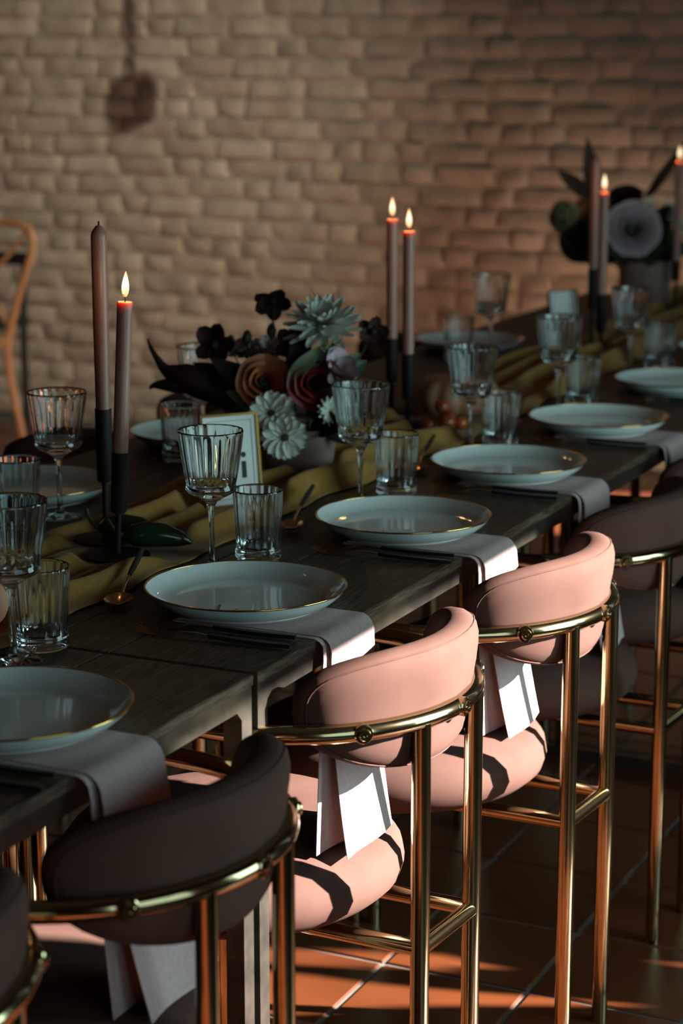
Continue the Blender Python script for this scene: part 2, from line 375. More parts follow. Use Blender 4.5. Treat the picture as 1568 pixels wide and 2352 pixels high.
def make_chair():
    t = thing('dining_chair', 'x', 'chair')
    # seat
    prof = [(0, .388), (.10, .388), (.160, .391), (.187, .400), (.202, .415), (.207, .433), (.204, .452), (.192, .470), (.167, .484), (.12, .494), (.06, .498), (0, .499)]
    MB().lathe(prof, 48).xf(Matrix.Translation((-.033, -.004, 0)) @ Matrix.Diagonal((1.12, 1.12, 1, 1))).build('seat', 'velvet', t, angle=0)
    # backrest: closed puffy shell
    b = MB(); NP, NR = 56, 9; TH = .056
    rho = [0, .25, .45, .62, .76, .87, .94, .98, 1.0]
    def prof_t(q): return (1-q**7)**.5
    rings = []
    for side in (0, 1):
        for q in rho[:-1] if side else rho:
            ring = []
            for k in range(NP):
                x, y = pad_outline(2*pi*k/NP); d = TH*.5*prof_t(q)
                off = TH*.5-d if side == 0 else TH*.5+d
                ring.append(pad_point(x*q, y*q, off))
            rings.append((side, q, ring))
    outer = [r for r in rings if r[0] == 0]; inner = [r for r in rings if r[0] == 1][::-1]
    seq = outer+inner; vs = []; idx = []
    for sd_, q, ring in seq:
        if q == 0: idx.append([len(vs)]); vs.append(ring[0])
        else: idx.append(list(range(len(vs), len(vs)+NP))); vs += ring
    fs = []
    for A, B in zip(idx, idx[1:]):
        for k in range(NP):
            l = (k+1) % NP
            if len(A) == 1: fs.append((A[0], B[k], B[l]))
            elif len(B) == 1: fs.append((A[l], A[k], B[0]))
            else: fs.append((A[k], B[k], B[l], A[l]))
    bk = b.add(vs, fs).build('backrest', 'velvet', t, angle=0)
    pts = []
    for k in range(72):
        x, y = pad_outline(2*pi*k/72); q = .93; d = TH*.5*prof_t(q); pts.append(pad_point(x*q, y*q, TH*.5-d-.0004))
    MB().tube(pts, .0011, 5, closed=True).build('piping', 'velvet', bk, angle=0)
    # rail: arm, horseshoe, arm; turning down at both ends
    yA = .13; bend = .05
    left = [(-RR, yA+bend*sin(R(a)), RZ-bend+bend*cos(R(a))) for a in (90, 60, 30, 0)]+[(-RR, yA-.06, RZ), (-RR, .0, RZ)]
    rgt = [(-x, y, z) for x, y, z in left[::-1]]
    pts = left+arc(0, RC, RR, 180, 360, 36, RZ)+rgt
    MB().tube(pts, TR, 12).build('rail', 'brass', t, angle=0)
    for s in (-1, 1):
        MB().tube([(s*RR, yA+bend, RZ-bend), (s*RR, yA+bend, .3), (s*RR, yA+bend, 0)], TR, 12).build('leg', 'brass', t)
    px = .074; py = RC-math.sqrt(RR**2-px**2)
    for s in (-1, 1):
        MB().tube([(s*px, py, RZ-.003), (s*px, py, .43), (s*px, py, 0)], TR, 12).build('leg', 'brass', t)
    st = MB(); zb = .405-TR*.9-.0165
    st.tube([(-px, py, zb), (px, py, zb)], TR*.9, 10)
    for s in (-1, 1): st.tube([(s*px, py, zb), (s*px, -.02, zb-.006), (s*px, .12, zb-.006)], TR*.9, 10)
    st.tube([(-RR, yA+bend, zb-.006), (RR, yA+bend, zb-.006)], TR*.8, 10)
    for s in (-1, 1): st.tube([(s*px, .12, zb-.006), (s*px, yA+bend, zb-.006)], TR*.9, 10)
    st.build('stretcher', 'brass', t)
    for a in (-130, -90, -50):
        m = Matrix.Translation((RR*cos(R(a)), RC+RR*sin(R(a)), RZ)) @ Matrix.Rotation(R(a), 4, 'Z') @ Matrix.Rotation(pi/2, 4, 'Y')
        MB().lathe([(0, .0), (.0125, .0), (.0125, .0118), (.011, .0135), (.0085, .0135), (.0078, .0125), (.0078, .0155), (.0065, .0175), (.003, .0175), (.002, .0160), (0, .0160)], 20).xf(m).build('bolt', 'brass', t, angle=30)
    return t
near = [(1.37, 1.30, -6, 'pink velvet chair cut off at the lower left corner, only one wing and rail showing'),
        (1.805, 1.260, -4, 'pink velvet chair in deep shade in front of the table joint, large dark backrest'),
        (2.382, 1.276, -4, 'sunlit pink velvet chair with napkin on its seat, nearer of the two sunlit'),
        (2.882, 1.256, -4, 'sunlit pink velvet chair with napkin on its seat, farther of the two sunlit'),
        (3.352, 1.259, -4, 'shaded pink velvet chair just behind the farther sunlit chair, on dark tiles'),
        (3.85, 1.262, -5, 'dark pink velvet chair by the frame edge, second behind the sunlit pair'),
        (4.33, 1.262, -5, 'dark pink velvet chair mostly past the frame edge, third behind the sunlit pair')]
far = [(2.32, 'pink velvet chair across the table, its brass legs showing below the table joint'),
       (2.82, 'pink velvet chair across the table behind the ribbed goblet at the left'),
       (3.30, 'pink velvet chair across the table with its back top showing left of the unlit candle'),
       (3.86, 'pink velvet chair across the table, back hidden behind the large bouquet'),
       (4.36, 'pink velvet chair across the table behind the middle candle pair'),
       (4.86, 'pink velvet chair across the table, back top right of the middle candles')]
proto = make_chair(); proto['group'] = 'pink velvet chairs on brass frames'
first = True
for x, y, a, lab in near:
    if first: o = proto; o.location = (x, y, 0); o.rotation_euler = (0, 0, R(a)); o['label'] = lab; first = False
    else: copy_tree(proto, None, (x, y, 0), R(a), lab)
for x, lab in far: copy_tree(proto, None, (x, 1.905, 0), R(180+random.uniform(-5, 5)), lab)

# ------------------------------------------------------------------ plates, napkins, cutlery
PL = [(1.843, 1.273), (2.406, 1.279), (2.895, 1.265), (3.376, 1.277), (3.863, 1.277), (4.39, 1.275), (4.929, 1.295)]
ORD = ['cut off by the left frame edge', 'with a place card, beside the table joint', 'with a place card, above the nearer sunlit chair',
       'above the farther sunlit chair', 'third full one along the edge', 'cut off at the right frame edge', 'barely in view at the right frame edge']
def make_plate():
    p = [(0, .004), (.088, .004), (.091, 0), (.097, 0), (.099, .004), (.108, .0055), (.118, .010), (.128, .0185), (.1335, .0255),
         (.1350, .0265), (.1355, .0275), (.1345, .0283), (.1325, .0275), (.126, .0195), (.117, .0125), (.107, .0090), (.096, .0080), (.05, .0080), (0, .0080)]
    t = thing('plate', 'x', 'plate')
    MB().lathe(p[:9]+[(.1325, .0273)]+p[13:], 72).build('dish', 'porcelain', t, angle=30)
    rim = [(.1335+.0006, .0256), (.1352, .0266), (.1357, .0276), (.1347, .0285), (.1324, .0278), (.1325, .0268)]
    MB().lathe(rim, 72, closed=True).build('rim', 'gold', t, angle=0)
    return t
pp = make_plate(); NZ = TZ+.0026
for i, ((x, y), o) in enumerate(zip(PL, ORD)):
    lab = 'white gold-rimmed plate on a napkin, '+o
    if i == 0: pp.location = (x, y, NZ); pp['label'] = lab; pp['group'] = 'dinner plates of the near row'
    else: copy_tree(pp, None, (x, y, NZ), 0, lab)
FARP = [(2.87, 1.925, 'at the left, behind the candle holder'), (3.415, 1.905, 'partly behind a shaded tumbler'), (3.90, 1.91, 'hidden behind the bouquet'), (4.79, 1.92, 'right of the middle candle pair')]
for x, y, o in FARP: copy_tree(pp, None, (x, y, TZ+.0005), 0, 'white dinner plate with gold rim across the table, '+o)['group'] = 'dinner plates of the far row'
def make_napkin(rx, seed):
    """a folded strip lying under the plate, bending over the table edge and hanging to the seat"""
    rr = random.Random(seed); W = .128
    def path(s, layer):
        rad = .016+.004*layer; y0 = .05; yedge = -.152-.0005      # local: plate centre at y 0, table edge at about -.152
        flat = y0-(yedge)
        if s < flat: return (y0-s, -.0002+.0012*layer)
        s -= flat
        if s < rad*pi/2: a = s/rad; return (yedge-rad*sin(a), -.0002+.0012*layer-rad+rad*cos(a))
        s -= rad*pi/2
        return (yedge-rad-.006*sin(s*9)-.42*s*s*(1.15 if layer else .75), -rad-s)
    t = thing('napkin', 'x', 'napkin')
    for layer, Ltot, nm in ((1, .202+.025+.262, 'front_fold'), (0, .202+.025+.255, 'back_fold')):
        b = MB(); n, m = 60, 9; th = .0011
        def fn(u, v, off=0):
            s = v*Ltot; y, z = path(s, layer); hang = max(0, (s-.22)/.27)
            x = (u-.5)*W*(1+.10*hang)+rx*hang*.03
            if layer == 0: x = x-.010-.008*hang*(1-u)
            wv = .004*hang*sin(u*5+seed)+(.006*hang*hang*(1-u)*(-1 if layer else .6))
            if layer == 0: y += .002+.010*hang*(1-u)
            yy = y+wv; 
            if s > .23: yy -= off
            else: z += off
            return (x, yy, z)
        a = MB().grid(lambda u, v: fn(u, v, th), m, n); c = MB().grid(lambda u, v: fn(u, v, 0), m, n)
        N = m*n; b.add(a.v, a.f); b.add(c.v, [f[::-1] for f in c.f])
        ring = [i for i in range(m)]+[j*m+m-1 for j in range(1, n)]+[(n-1)*m+i for i in range(m-2, -1, -1)]+[j*m for j in range(n-2, 0, -1)]
        for k in range(len(ring)):
            q = ring[(k+1) % len(ring)]; b.f.append((ring[k], N+ring[k], N+q, q)[::-1])
        b.build(nm, 'linen', t, angle=50)
    return t
NL = ['behind the large shaded backrest', 'onto the nearer sunlit seat', 'onto the farther sunlit seat',
      'in shade past the farther sunlit chair', 'at the right frame edge']
for i, o in enumerate(NL):
    x, y = PL[i]; t = make_napkin((1, -1, .5, 0, .3)[i], i); t.location = (x-.032, y, TZ+.0004)
    tag(t, 'mauve linen napkin draped over the table edge, '+o, 'napkin', 'linen napkins')
def blade_strip(pts, wid, th):
    """flat bar along local points (x, y, z) with widths"""
    b = MB(); vs = []; fs = []
    for (x, y, z), w_ in zip(pts, wid): vs += [(x-w_, y, z-th), (x+w_, y, z-th), (x+w_, y, z+th), (x-w_, y, z+th)]
    for i in range(len(pts)-1):
        for k in range(4):
            l = (k+1) % 4; fs.append((4*i+k, 4*i+l, 4*i+4+l, 4*i+4+k))
    n = len(pts)-1; fs += [(3, 2, 1, 0), (4*n, 4*n+1, 4*n+2, 4*n+3)]
    return b.add(vs, fs)
def make_fork():
    t = thing('fork', 'x', 'fork')
    blade_strip([(0, 0, .0045), (0, .03, .0045), (0, .07, .005), (0, .108, .0065), (0, .112, .0068)], [.0030, .0045, .0045, .0030, .0022], .0026).build('handle', 'black_handle', t, angle=30)
    h = blade_strip([(0, .110, .0068), (0, .128, .0085), (0, .142, .0085), (0, .152, .0065), (0, .160, .0045), (0, .168, .0035)], [.0020, .0019, .0022, .0060, .0100, .0105], .0008)
    for k in range(4):
        x = -.0090+.006*k; s = blade_strip([(x, .166, .0035), (x, .185, .003), (x, .205, .005), (x*.95, .217, .0095)], [.0014, .0013, .0011, .0006], .0007); h.add(s.v, s.f)
    h.build('tines', 'copper_gold', t, angle=30)
    return t
fp = make_fork(); k = 0
for i in range(0, 6):
    x, y = PL[i]
    for j, (dx, dy, rz) in enumerate(((-.119, -.133, 6), (-.160, -.146, 4))):
        lab = ('gold fork, %s of two by the plate ' % ('inner', 'outer')[j])+ORD[i].replace('with a place card, ', '')
        if k == 0: fp.location = (x+dx, y+dy, TZ); fp.rotation_euler = (0, 0, R(rz)); tag(fp, lab, 'fork', 'forks with black handles')
        else: copy_tree(fp, None, (x+dx, y+dy, TZ), R(rz), lab)
        k += 1
def make_spoon():
    t = thing('spoon', 'x', 'spoon')
    b = MB()
    def bowl(u, v, dz=0):
        a = v*2*pi; r = u
        x = .030*r*cos(a); y = .019*r*sin(a)
        return (x, y, .011-.0085*(1-r*r)+dz)
    NA, NU = 24, 7
    for dz, flip in ((0, 0), (.0011, 1)):
        vs = [bowl(0, 0, dz)]+[bowl((q+1)/NU, k/NA, dz) for q in range(NU) for k in range(NA)]; fs = []
        for k_ in range(NA):
            l = (k_+1) % NA; fs.append((0, 1+l, 1+k_))
            for q in range(NU-1): fs.append((1+q*NA+k_, 1+q*NA+l, 1+(q+1)*NA+l, 1+(q+1)*NA+k_))
        n0 = len(b.v); b.add(vs, [f if not flip else f[::-1] for f in fs])
    n1 = 1+NU*NA
    for k_ in range(NA):
        l = (k_+1) % NA; e = 1+(NU-1)*NA; b.f.append((e+k_, e+l, n1+e+l, n1+e+k_))
    s = MB().tube([(.029, 0, .0112), (.045, 0, .017), (.075, 0, .021), (.088, 0, .0225)], [.0022, .0022, .002, .002], 8); b.add(s.v, s.f)
    b.build('bowl', 'copper_gold', t, angle=50)
    MB().tube([(.086, 0, .0223), (.11, 0, .0245), (.16, 0, .029), (.192, 0, .032)], [.0030, .0044, .0044, .003], 10).build('handle', 'black_handle', t, angle=50)
    return t
sp = make_spoon()
for i, (x, y, rz, o) in enumerate(((2.332, 1.432, 21, 'by the pleated end of the runner near the table joint'), (2.83, 1.425, 16, 'behind the plate above the nearer sunlit chair'),
                                   (3.33, 1.43, 14, 'behind the plate above the farther sunlit chair'), (3.82, 1.44, 14, 'behind the third full plate of the near row'))):
    lab = 'rose gold dessert spoon, '+o
    if i == 0: sp.location = (x, y, TZ); sp.rotation_euler = (0, 0, R(rz)); tag(sp, lab, 'spoon', 'dessert spoons')
    else: copy_tree(sp, None, (x, y, TZ), R(rz), lab)
for i, (x, y, rz) in enumerate(((2.345, 1.262, 24), (2.84, 1.25, 20))):
    t = thing('place_card', 'small white place card lying in the plate '+('beside the table joint', 'above the nearer sunlit chair')[i], 'card', (x, y, NZ+.0082), R(rz), 'place cards')
    MB().box((-.030, -.021, 0), (.030, .021, .0012)).build('card', 'paper', t, smooth=False)
    m = MB(); 
    for k in range(3): m.box((-.007+.005*k, .003*(k % 2)-.002, .0012), (-.0045+.005*k, .003+.003*(k % 2)-.002, .0014))
    m.build('lettering', 'ink', t, smooth=False)

# ------------------------------------------------------------------ glasses
def make_tumbler():
    t = thing('tumbler', 'x', 'glass')
    a = .0016
    out = [(0, .0005), (.030, .0005), (.0325, .002), (.0335, .006), (.0335, .015), (.0330, .0165), (.0318, .0185), (.0318, .021), (.0322, .023, a), (.0335, .040, a*1.1), (.0350, .065, a*1.1), (.0362, .085, a), (.0368, .096, a*.9), (.0371, .1015, a*.7), (.0370, .1040, a*.5)]
    inn = [(.0362, .1048, a*.4), (.0354, .1040, a*.4), (.0350, .1015, a*.5), (.0340, .085, a*.5), (.0328, .065, a*.5), (.0313, .040, a*.5), (.0298, .024, a*.4), (.0270, .0190), (.0200, .0172), (.0100, .0166), (0, .0165)]
    MB().lathe(out+inn, 160).build('tumbler', 'glass', t, angle=0)
    return t
def make_goblet():
    t = thing('goblet', 'x', 'glass'); a = .0017
    out = [(0, .0003), (.033, .0003), (.0350, .0012), (.0350, .0022), (.030, .0032), (.018, .0048), (.008, .0080), (.0048, .0140), (.0040, .025), (.0038, .06), (.0042, .082), (.0055, .092), (.0085, .098), (.018, .1045), (.028, .1095), (.0345, .1135), (.0365, .1170), (.0368, .1195), (.0352, .1225), (.0352, .1245),
           (.0360, .127, a), (.0385, .140, a*1.1), (.0420, .162, a*1.1), (.0450, .183, a), (.0463, .194, a*.8), (.0468, .199, a*.6), (.0467, .2015, a*.4)]
    inn = [(.0460, .2022, a*.4), (.0453, .2015, a*.4), (.0448, .199, a*.4), (.0430, .183, a*.5), (.0400, .162, a*.5), (.0365, .140, a*.5), (.0338, .127, a*.4), (.0310, .1215), (.022, .1180), (.010, .1165), (0, .1162)]
    MB().lathe(out+inn, 160).build('goblet', 'glass', t, angle=0)
    return t
NW = ['of the nearest plate, at the left frame edge', 'of the plate beside the table joint', 'of the plate above the nearer sunlit chair', 'of the plate above the farther sunlit chair',
      'of the third full plate of the near row', 'of the plate cut off at the right frame edge']
G = [(2.053, 1.411), (2.569, 1.420), (3.035, 1.402), (3.514, 1.402), (3.987, 1.404), (4.537, 1.429)]
Tm = [(2.125, 1.417), (2.650, 1.388), (3.145, 1.387), (3.62, 1.387), (4.115, 1.397), (4.69, 1.406)]
FG = [(2.762, 1.800, 'at the left, before the far plate behind the candle holder'), (3.31, 1.845, 'mostly hidden behind the bouquet'), (4.655, 1.812, 'against the wall, right of the middle candles')]
FT = [(2.692, 1.832, 'at the left frame edge'), (3.245, 1.855, 'beside the dark lily'), (4.605, 1.872, 'in front of the plate right of the middle candles')]
gp, tp = make_goblet(), make_tumbler()
for i in range(6):
    lab = 'ribbed stem goblet '+NW[i]; l2 = 'ribbed water tumbler '+NW[i]
    if i == 0:
        gp.location = (*G[0], TZ); tag(gp, lab, 'glass', 'ribbed goblets'); tp.location = (*Tm[0], TZ); tag(tp, l2, 'glass', 'ribbed tumblers')
    else: copy_tree(gp, None, (*G[i], TZ), .1*i, lab); copy_tree(tp, None, (*Tm[i], TZ), .07*i, l2)
for x, y, o in FG: copy_tree(gp, None, (x, y, TZ), x, 'ribbed goblet across the table, '+o)
for x, y, o in FT: copy_tree(tp, None, (x, y, TZ), x, 'ribbed water tumbler across the table, '+o)

# ------------------------------------------------------------------ runner
def runner_z(x, y0, wv):
    """cloth height above the table at x and crosswise position wv 0..1"""
    ph = 1.3*sin(x*2.1)+.5*sin(x*5.3+1)
    f = .5+.5*sin(wv*21+ph*2.2+1.2*sin(x*3.7+wv*4)); g = .5+.5*sin(wv*37+x*7.0+2*sin(x*2.3))
    amp = .024+.010*sin(x*4.4)
    e = min(1, min(wv, 1-wv)/.10)
    return .0035+e*(amp*f**1.9+.008*g)
def runner_edges(x):
    fr = [(1.85, 1.455), (2.1, 1.452), (2.25, 1.455), (2.36, 1.455), (2.52, 1.478), (2.68, 1.462), (2.92, 1.482), (3.15, 1.475), (3.72, 1.46), (4.2, 1.475), (4.9, 1.49), (6.05, 1.50)]
    bk = [(1.85, 1.74), (2.64, 1.745), (2.84, 1.735), (3.2, 1.75), (4.0, 1.73), (4.95, 1.74), (6.05, 1.78)]
    def itp(t):
        for (a, b), (c, d) in zip(t, t[1:]):
            if x <= c: return b+(d-b)*(x-a)/(c-a)
        return t[-1][1]
    return itp(fr)+.006*sin(x*17)+.005*sin(x*31), itp(bk)+.006*sin(x*13)
FLAT = []          # (x, y, r) feet that press the cloth flat
def clothz(x, v):
    a, b = runner_edges(x); z = runner_z(x, a, v); y = a+(b-a)*v
    for fx, fy, fr in FLAT:
        d = math.hypot(x-fx, y-fy)-fr
        if d < .03: k = max(0, d/.03); z = .003+(z-.003)*k*k*(3-2*k)
    return z
CZ = TZ+.0048                                  # top of the flattened cloth

# ------------------------------------------------------------------ candles
CAND = [  # x, y, cup bottom, cup top, candle top, lit, lean deg
    (2.640, 1.640, .090, .200, .470, False, 0, 'tall unlit pink taper candle with dripped wax in a black holder at the left'),
    (2.556, 1.570, .066, .155, .372, True, 3, 'lit taupe taper candle in front of the unlit one, black holder'),
    (3.860, 1.715, .062, .150, .388, True, 0, 'lit taupe taper candle behind the white dahlia, left of the middle pair'),
    (3.725, 1.620, .052, .142, .378, True, 0, 'lit taupe taper candle right of the middle pair, before the brick wall'),
    (4.950, 1.660, .090, .190, .462, False, 0, 'tall unlit taupe taper candle at the left side of the far bouquet'),
    (4.840, 1.600, .049, .142, .384, True, 0, 'lit taupe taper candle before the far bouquet, beside the unlit one'),
    (5.765, 1.690, .078, .135, .410, True, 0, 'lit taupe taper candle at the right frame edge beyond the far bouquet')]
flame_me = None
def candle(x, y, c0, c1, ct, lit, lean, label, i):
    rise = .0
    h = thing('candle_holder', 'black iron taper holder with disc foot, '+('rearmost at the left', 'in front at the left', 'behind the white dahlia', 'right one of the middle pair',
              'left one of the pair before the far bouquet', 'right one of the pair before the far bouquet', 'at the right frame edge')[i], 'candle holder', (x, y, CZ), 0, 'black candle holders')
    FLAT.append((x, y, .05))
    ax = Vector((.43*sin(R(lean)), -.9*sin(R(lean)), cos(R(lean)))).normalized(); q = Vector((0, 0, 1)).rotation_difference(ax).to_matrix().to_4x4()
    MB().lathe([(0, 0), (.046, 0), (.048, .0015), (.0475, .004), (.03, .0055), (0, .006)], 48).build('foot', 'iron', h, angle=40)
    MB().lathe([(0, .005), (.0048, .005), (.0045, c0+.003), (0, c0+.003)], 16).xf(q).build('stem', 'iron', h, angle=40)
    MB().lathe([(0, c0), (.0095, c0), (.0115, c0+.003), (.0125, c1), (.0114, c1), (.0112, c1-.02), (0, c1-.02)], 28).xf(q).build('cup', 'iron', h, angle=40)
    base = Vector((x, y, CZ))
    t = thing('taper_candle', label, 'candle', base+ax*(c1-.0199), 0, 'taper candles'); t.rotation_euler = q.to_euler()
    H = ct-(c1-.0199); r = .0112
    if lit:
        pr = [(0, 0), (r*.93, 0), (r*.97, .02), (r, .1), (r, H-.012), (r*1.02, H-.002), (r*.9, H), (r*.55, H-.0025), (0, H-.003)]
    else:
        r = .0118; pr = [(0, 0), (r*.9, 0), (r*.93, .02), (r, .14), (r*1.02, H-.016), (r*.92, H-.010), (r*.55, H-.003), (r*.3, H), (0, H)]
    wax = MB().lathe(pr, 28)
    if not lit:
        for k in range(4): wax.ball((r*cos(-.4), r*sin(-.4), H-.02-.018*k), (.0018, .0018, .010), 8, 6)
    wax.build('wax', 'candle' if lit else 'candle_pink', t, angle=40)
    wk = MB().tube([(0, 0, H-.004), (.0005, 0, H+.004), (-.001, 0, H+.008), (-.004, .001, H+.0105)] if lit else [(0, 0, H-.002), (.0003, 0, H+.003), (.0008, 0, H+.006)], .0008 if lit else .0014, 6); wk.build('wick', 'wick', t)
    if lit:
        global flame_me
        if flame_me is None:
            fr = [(0, 0), (.0028, .002), (.0044, .006), (.0053, .0115), (.0052, .017), (.0042, .0235), (.0025, .030), (.0009, .0355), (0, .0375)]
            flame_me = MB().lathe(fr, 20).mesh('flame', 'flame', angle=0)
        f = link('flame', flame_me, t, (0, 0, H+.006))
        l = bpy.data.lights.new('candle_light', 'POINT'); l.energy = .13; l.color = (1, .55, .22); l.shadow_soft_size = .006
        lo_ = bpy.data.objects.new('candle_light', l); COL.objects.link(lo_); lo_.parent = t; lo_.location = (0, 0, H+.017)
for i, c in enumerate(CAND): candle(*c, i)
VASE1, VASE2 = (3.205, 1.600), (5.835, 1.800)
FLAT += [(VASE1[0], VASE1[1], .055), (3.83, 1.57, .09), (2.14, 1.52, .03), (2.62, 1.515, .055), (3.70, 1.53, .05), (2.93, 1.575, .07), (5.835, 1.72, .07), (4.85, 1.68, .06)]
b = MB(); nx, nv = 420, 46
def rfn(u, v, dz):
    x = 1.86+u*(6.03-1.86); a, c = runner_edges(x); return (x, a+(c-a)*v, TZ+clothz(x, v)+dz)
top = MB().grid(lambda u, v: rfn(u, v, .0012), nx, nv); bot = MB().grid(lambda u, v: rfn(u, v, 0), nx, nv)
b.add(top.v, top.f); N0 = nx*nv; b.add(bot.v, [f[::-1] for f in bot.f])
ring = [i for i in range(nx)]+[j*nx+nx-1 for j in range(1, nv)]+[(nv-1)*nx+i for i in range(nx-2, -1, -1)]+[j*nx for j in range(nv-2, 0, -1)]
for k in range(len(ring)):
    q = ring[(k+1) % len(ring)]; b.f.append((ring[k], q, N0+q, N0+ring[k])[::-1])
tag(b.build('table_runner', 'cloth', angle=0), 'crumpled ochre cloth runner along the middle of the tables', 'table runner')

# ------------------------------------------------------------------ card frames
def card_frame(x, y, rz, lean, W, H, label, text, fw=.004):
    t = thing('card_frame', label, 'frame', (x, y, CZ), rz)
    q = Matrix.Rotation(R(lean), 4, 'X')
    f = MB()
    f.box((-W/2, -.004, 0), (W/2, .004, fw)).box((-W/2, -.004, H-fw), (W/2, .004, H)).box((-W/2, -.004, fw), (-W/2+fw, .004, H-fw)).box((W/2-fw, -.004, fw), (W/2, .004, H-fw))
    f.xf(q).build('border', 'gold', t, smooth=False)
    MB().box((-W/2+fw, -.001, fw), (W/2-fw, .001, H-fw)).xf(q).build('card', 'paper', t, smooth=False)
    l = MB(); e = .012
    for a_, b_ in (((-W/2+e, H-e), (W/2-e, H-e+.0006)), ((-W/2+e, e), (W/2-e, e+.0006)), ((-W/2+e, e), (-W/2+e+.0006, H-e)), ((W/2-e-.0006, e), (W/2-e, H-e))):
        l.box((a_[0], -.0016, a_[1]), (b_[0], -.001, b_[1]))
    l.xf(q).build('printed_line', 'ink', t, smooth=False)
    if text:
        g = MB(); x0 = W*.17
        g.box((x0, -.0016, H*.30), (x0+.008, -.001, H*.48))
        d = MB().lathe([(0, 0), (.0045, 0), (.0045, .0006), (0, .0006)], 16).xf(Matrix.Translation((x0+.004, -.001, H*.55)) @ Matrix.Rotation(pi/2, 4, 'X')); g.add(d.v, d.f)
        g.xf(q).build('lettering', 'ink', t, smooth=False)
    return t
card_frame(2.930, 1.577, R(-39), -9, .100, .150, 'gold framed white table card standing before the mixed bouquet behind a goblet', True)
card_frame(4.855, 1.690, R(-30), -9, .092, .145, 'gold framed white card standing left of the far candle pair, behind a goblet', False, .0025)

# ------------------------------------------------------------------ flowers
def petal(L, W, cup=.15, curl=.2, tip=.0, base=.25, nu=5, nv=7, rnd=False):
    """petal along +X from the origin, face +Z"""
    def fn(u, v):
        s = v; wd = W*(base+(1-base)*sin(pi*min(1, s**.8*.62+.12)))*(1-s**6*(1-.35+tip*.3) if tip >= 0 else 1)
        if rnd: wd = W*max(.06, math.sqrt(max(0, 1-(2*s**.85-1)**2)))
        if tip > 0: wd *= (1-s**2.2*tip)
        a = (u-.5)*2
        return (L*s*(1-.12*abs(curl)*s), a*wd*.5, L*(curl*s*s)+W*cup*(a*a)*(1-.3*s))
    return MB().grid(fn, nu, nv)
PET = {}
def pet(key, m, **kw):
    k = (key, m)
    if k not in PET: PET[k] = petal(**kw).mesh('petal', m, angle=0)
    return PET[k]
def place(name, me, parent, az, el, r=0, z=0, roll=0):
    o = link(name, me, parent)
    mt = Matrix.Rotation(az, 4, 'Z') @ Matrix.Translation((r, 0, z)) @ Matrix.Rotation(-el, 4, 'Y') @ Matrix.Rotation(roll, 4, 'X')
    o.matrix_local = mt; return o
def flower_root(name, label, pos, facing, group=None, cat='flower'):
    t = thing(name, label, cat, pos, 0, group); t.rotation_euler = Vector(facing).to_track_quat('Z', 'Y').to_euler(); return t
def stem_to(t, target, m='green', r=.0018, back=.0, bow=.02, name='stem'):
    inv = (Matrix.Translation(t.location) @ t.rotation_euler.to_matrix().to_4x4()).inverted()
    a = Vector((0, 0, -back)); bb = inv @ Vector(target); mid = (a+bb)/2+Vector((0, 0, -bow))
    pts = [a*(1-s)**2+mid*2*s*(1-s)+bb*s*s for s in [k/8 for k in range(9)]]
    MB().tube(pts, r, 7).build(name, m, t)
V1T = lambda dx=0, dy=0: (VASE1[0]+dx, VASE1[1]+dy, CZ+.045)
V2T = lambda dx=0, dy=0: (VASE2[0]+dx, VASE2[1]+dy, CZ+.06)
CAMV = Vector((-.87, -.46, .2))
def rose(name, label, pos, facing, m, S, target, seed):
    rr = random.Random(seed); t = flower_root(name, label, pos, facing, 'roses')
    for layer, (n, r0, h, fl) in enumerate(((3, .16, .62, -.05), (4, .30, .66, .02), (5, .46, .64, .12), (6, .63, .58, .28), (7, .80, .48, .48))):
        for k in range(n):
            span = 2*pi/n*.72; ph = 2*pi*k/n+layer*.7+rr.uniform(-.1, .1); hh = h*rr.uniform(.92, 1.06)
            def fn(u, v):
                a = ph+(u-.5)*2*span; e = abs(u-.5)*2
                rad = r0*(.35+.65*v**.6)+fl*v**3*.45+.05*e*v*(1 if layer > 1 else .3)
                return (S*rad*cos(a), S*rad*sin(a), S*(hh*v*(1-.18*e*e)-.30-.10*fl*v**4))
            MB().grid(fn, 7, 7).build('petal', m, t, angle=0)
    MB().lathe([(0, -.42*S), (.10*S, -.40*S), (.24*S, -.30*S), (.30*S, -.16*S), (.2*S, 0), (0, .05*S)], 14).build('calyx', 'green', t, angle=0)
    stem_to(t, target, back=.4*S)
    return t
def daisy(name, label, pos, facing, m, Rd, n, target, layers=((1, .25),), cm='brownc', cr=.16, wid=.36, cup=.12, curl=.05, tip=.2, group=None, seed=1, rnd=False):
    rr = random.Random(seed); t = flower_root(name, label, pos, facing, group)
    for li, (sc_, el) in enumerate(layers):
        me = pet(name+label[:14]+str(li), m, L=Rd*sc_*(1-cr*.75), W=Rd*wid*(.85+.15*sc_), cup=cup, curl=curl, tip=tip, rnd=rnd, nv=9 if rnd else 7)
        for k in range(n): place('petal', me, t, 2*pi*(k+.5*(li % 2))/n+rr.uniform(-.08, .08), el+rr.uniform(-.12, .12), Rd*cr*.75, .004*li, rr.uniform(-.25, .25))
    MB().lathe([(0, -.003), (Rd*cr, -.001), (Rd*cr*.95, Rd*.12), (Rd*cr*.5, Rd*.17), (0, Rd*.16)], 16).build('centre', cm, t, angle=0)
    MB().lathe([(0, -.012), (.004, -.010), (.006, -.003), (0, -.001)], 10).build('calyx', 'green', t, angle=0)
    stem_to(t, target, back=.010)
    return t
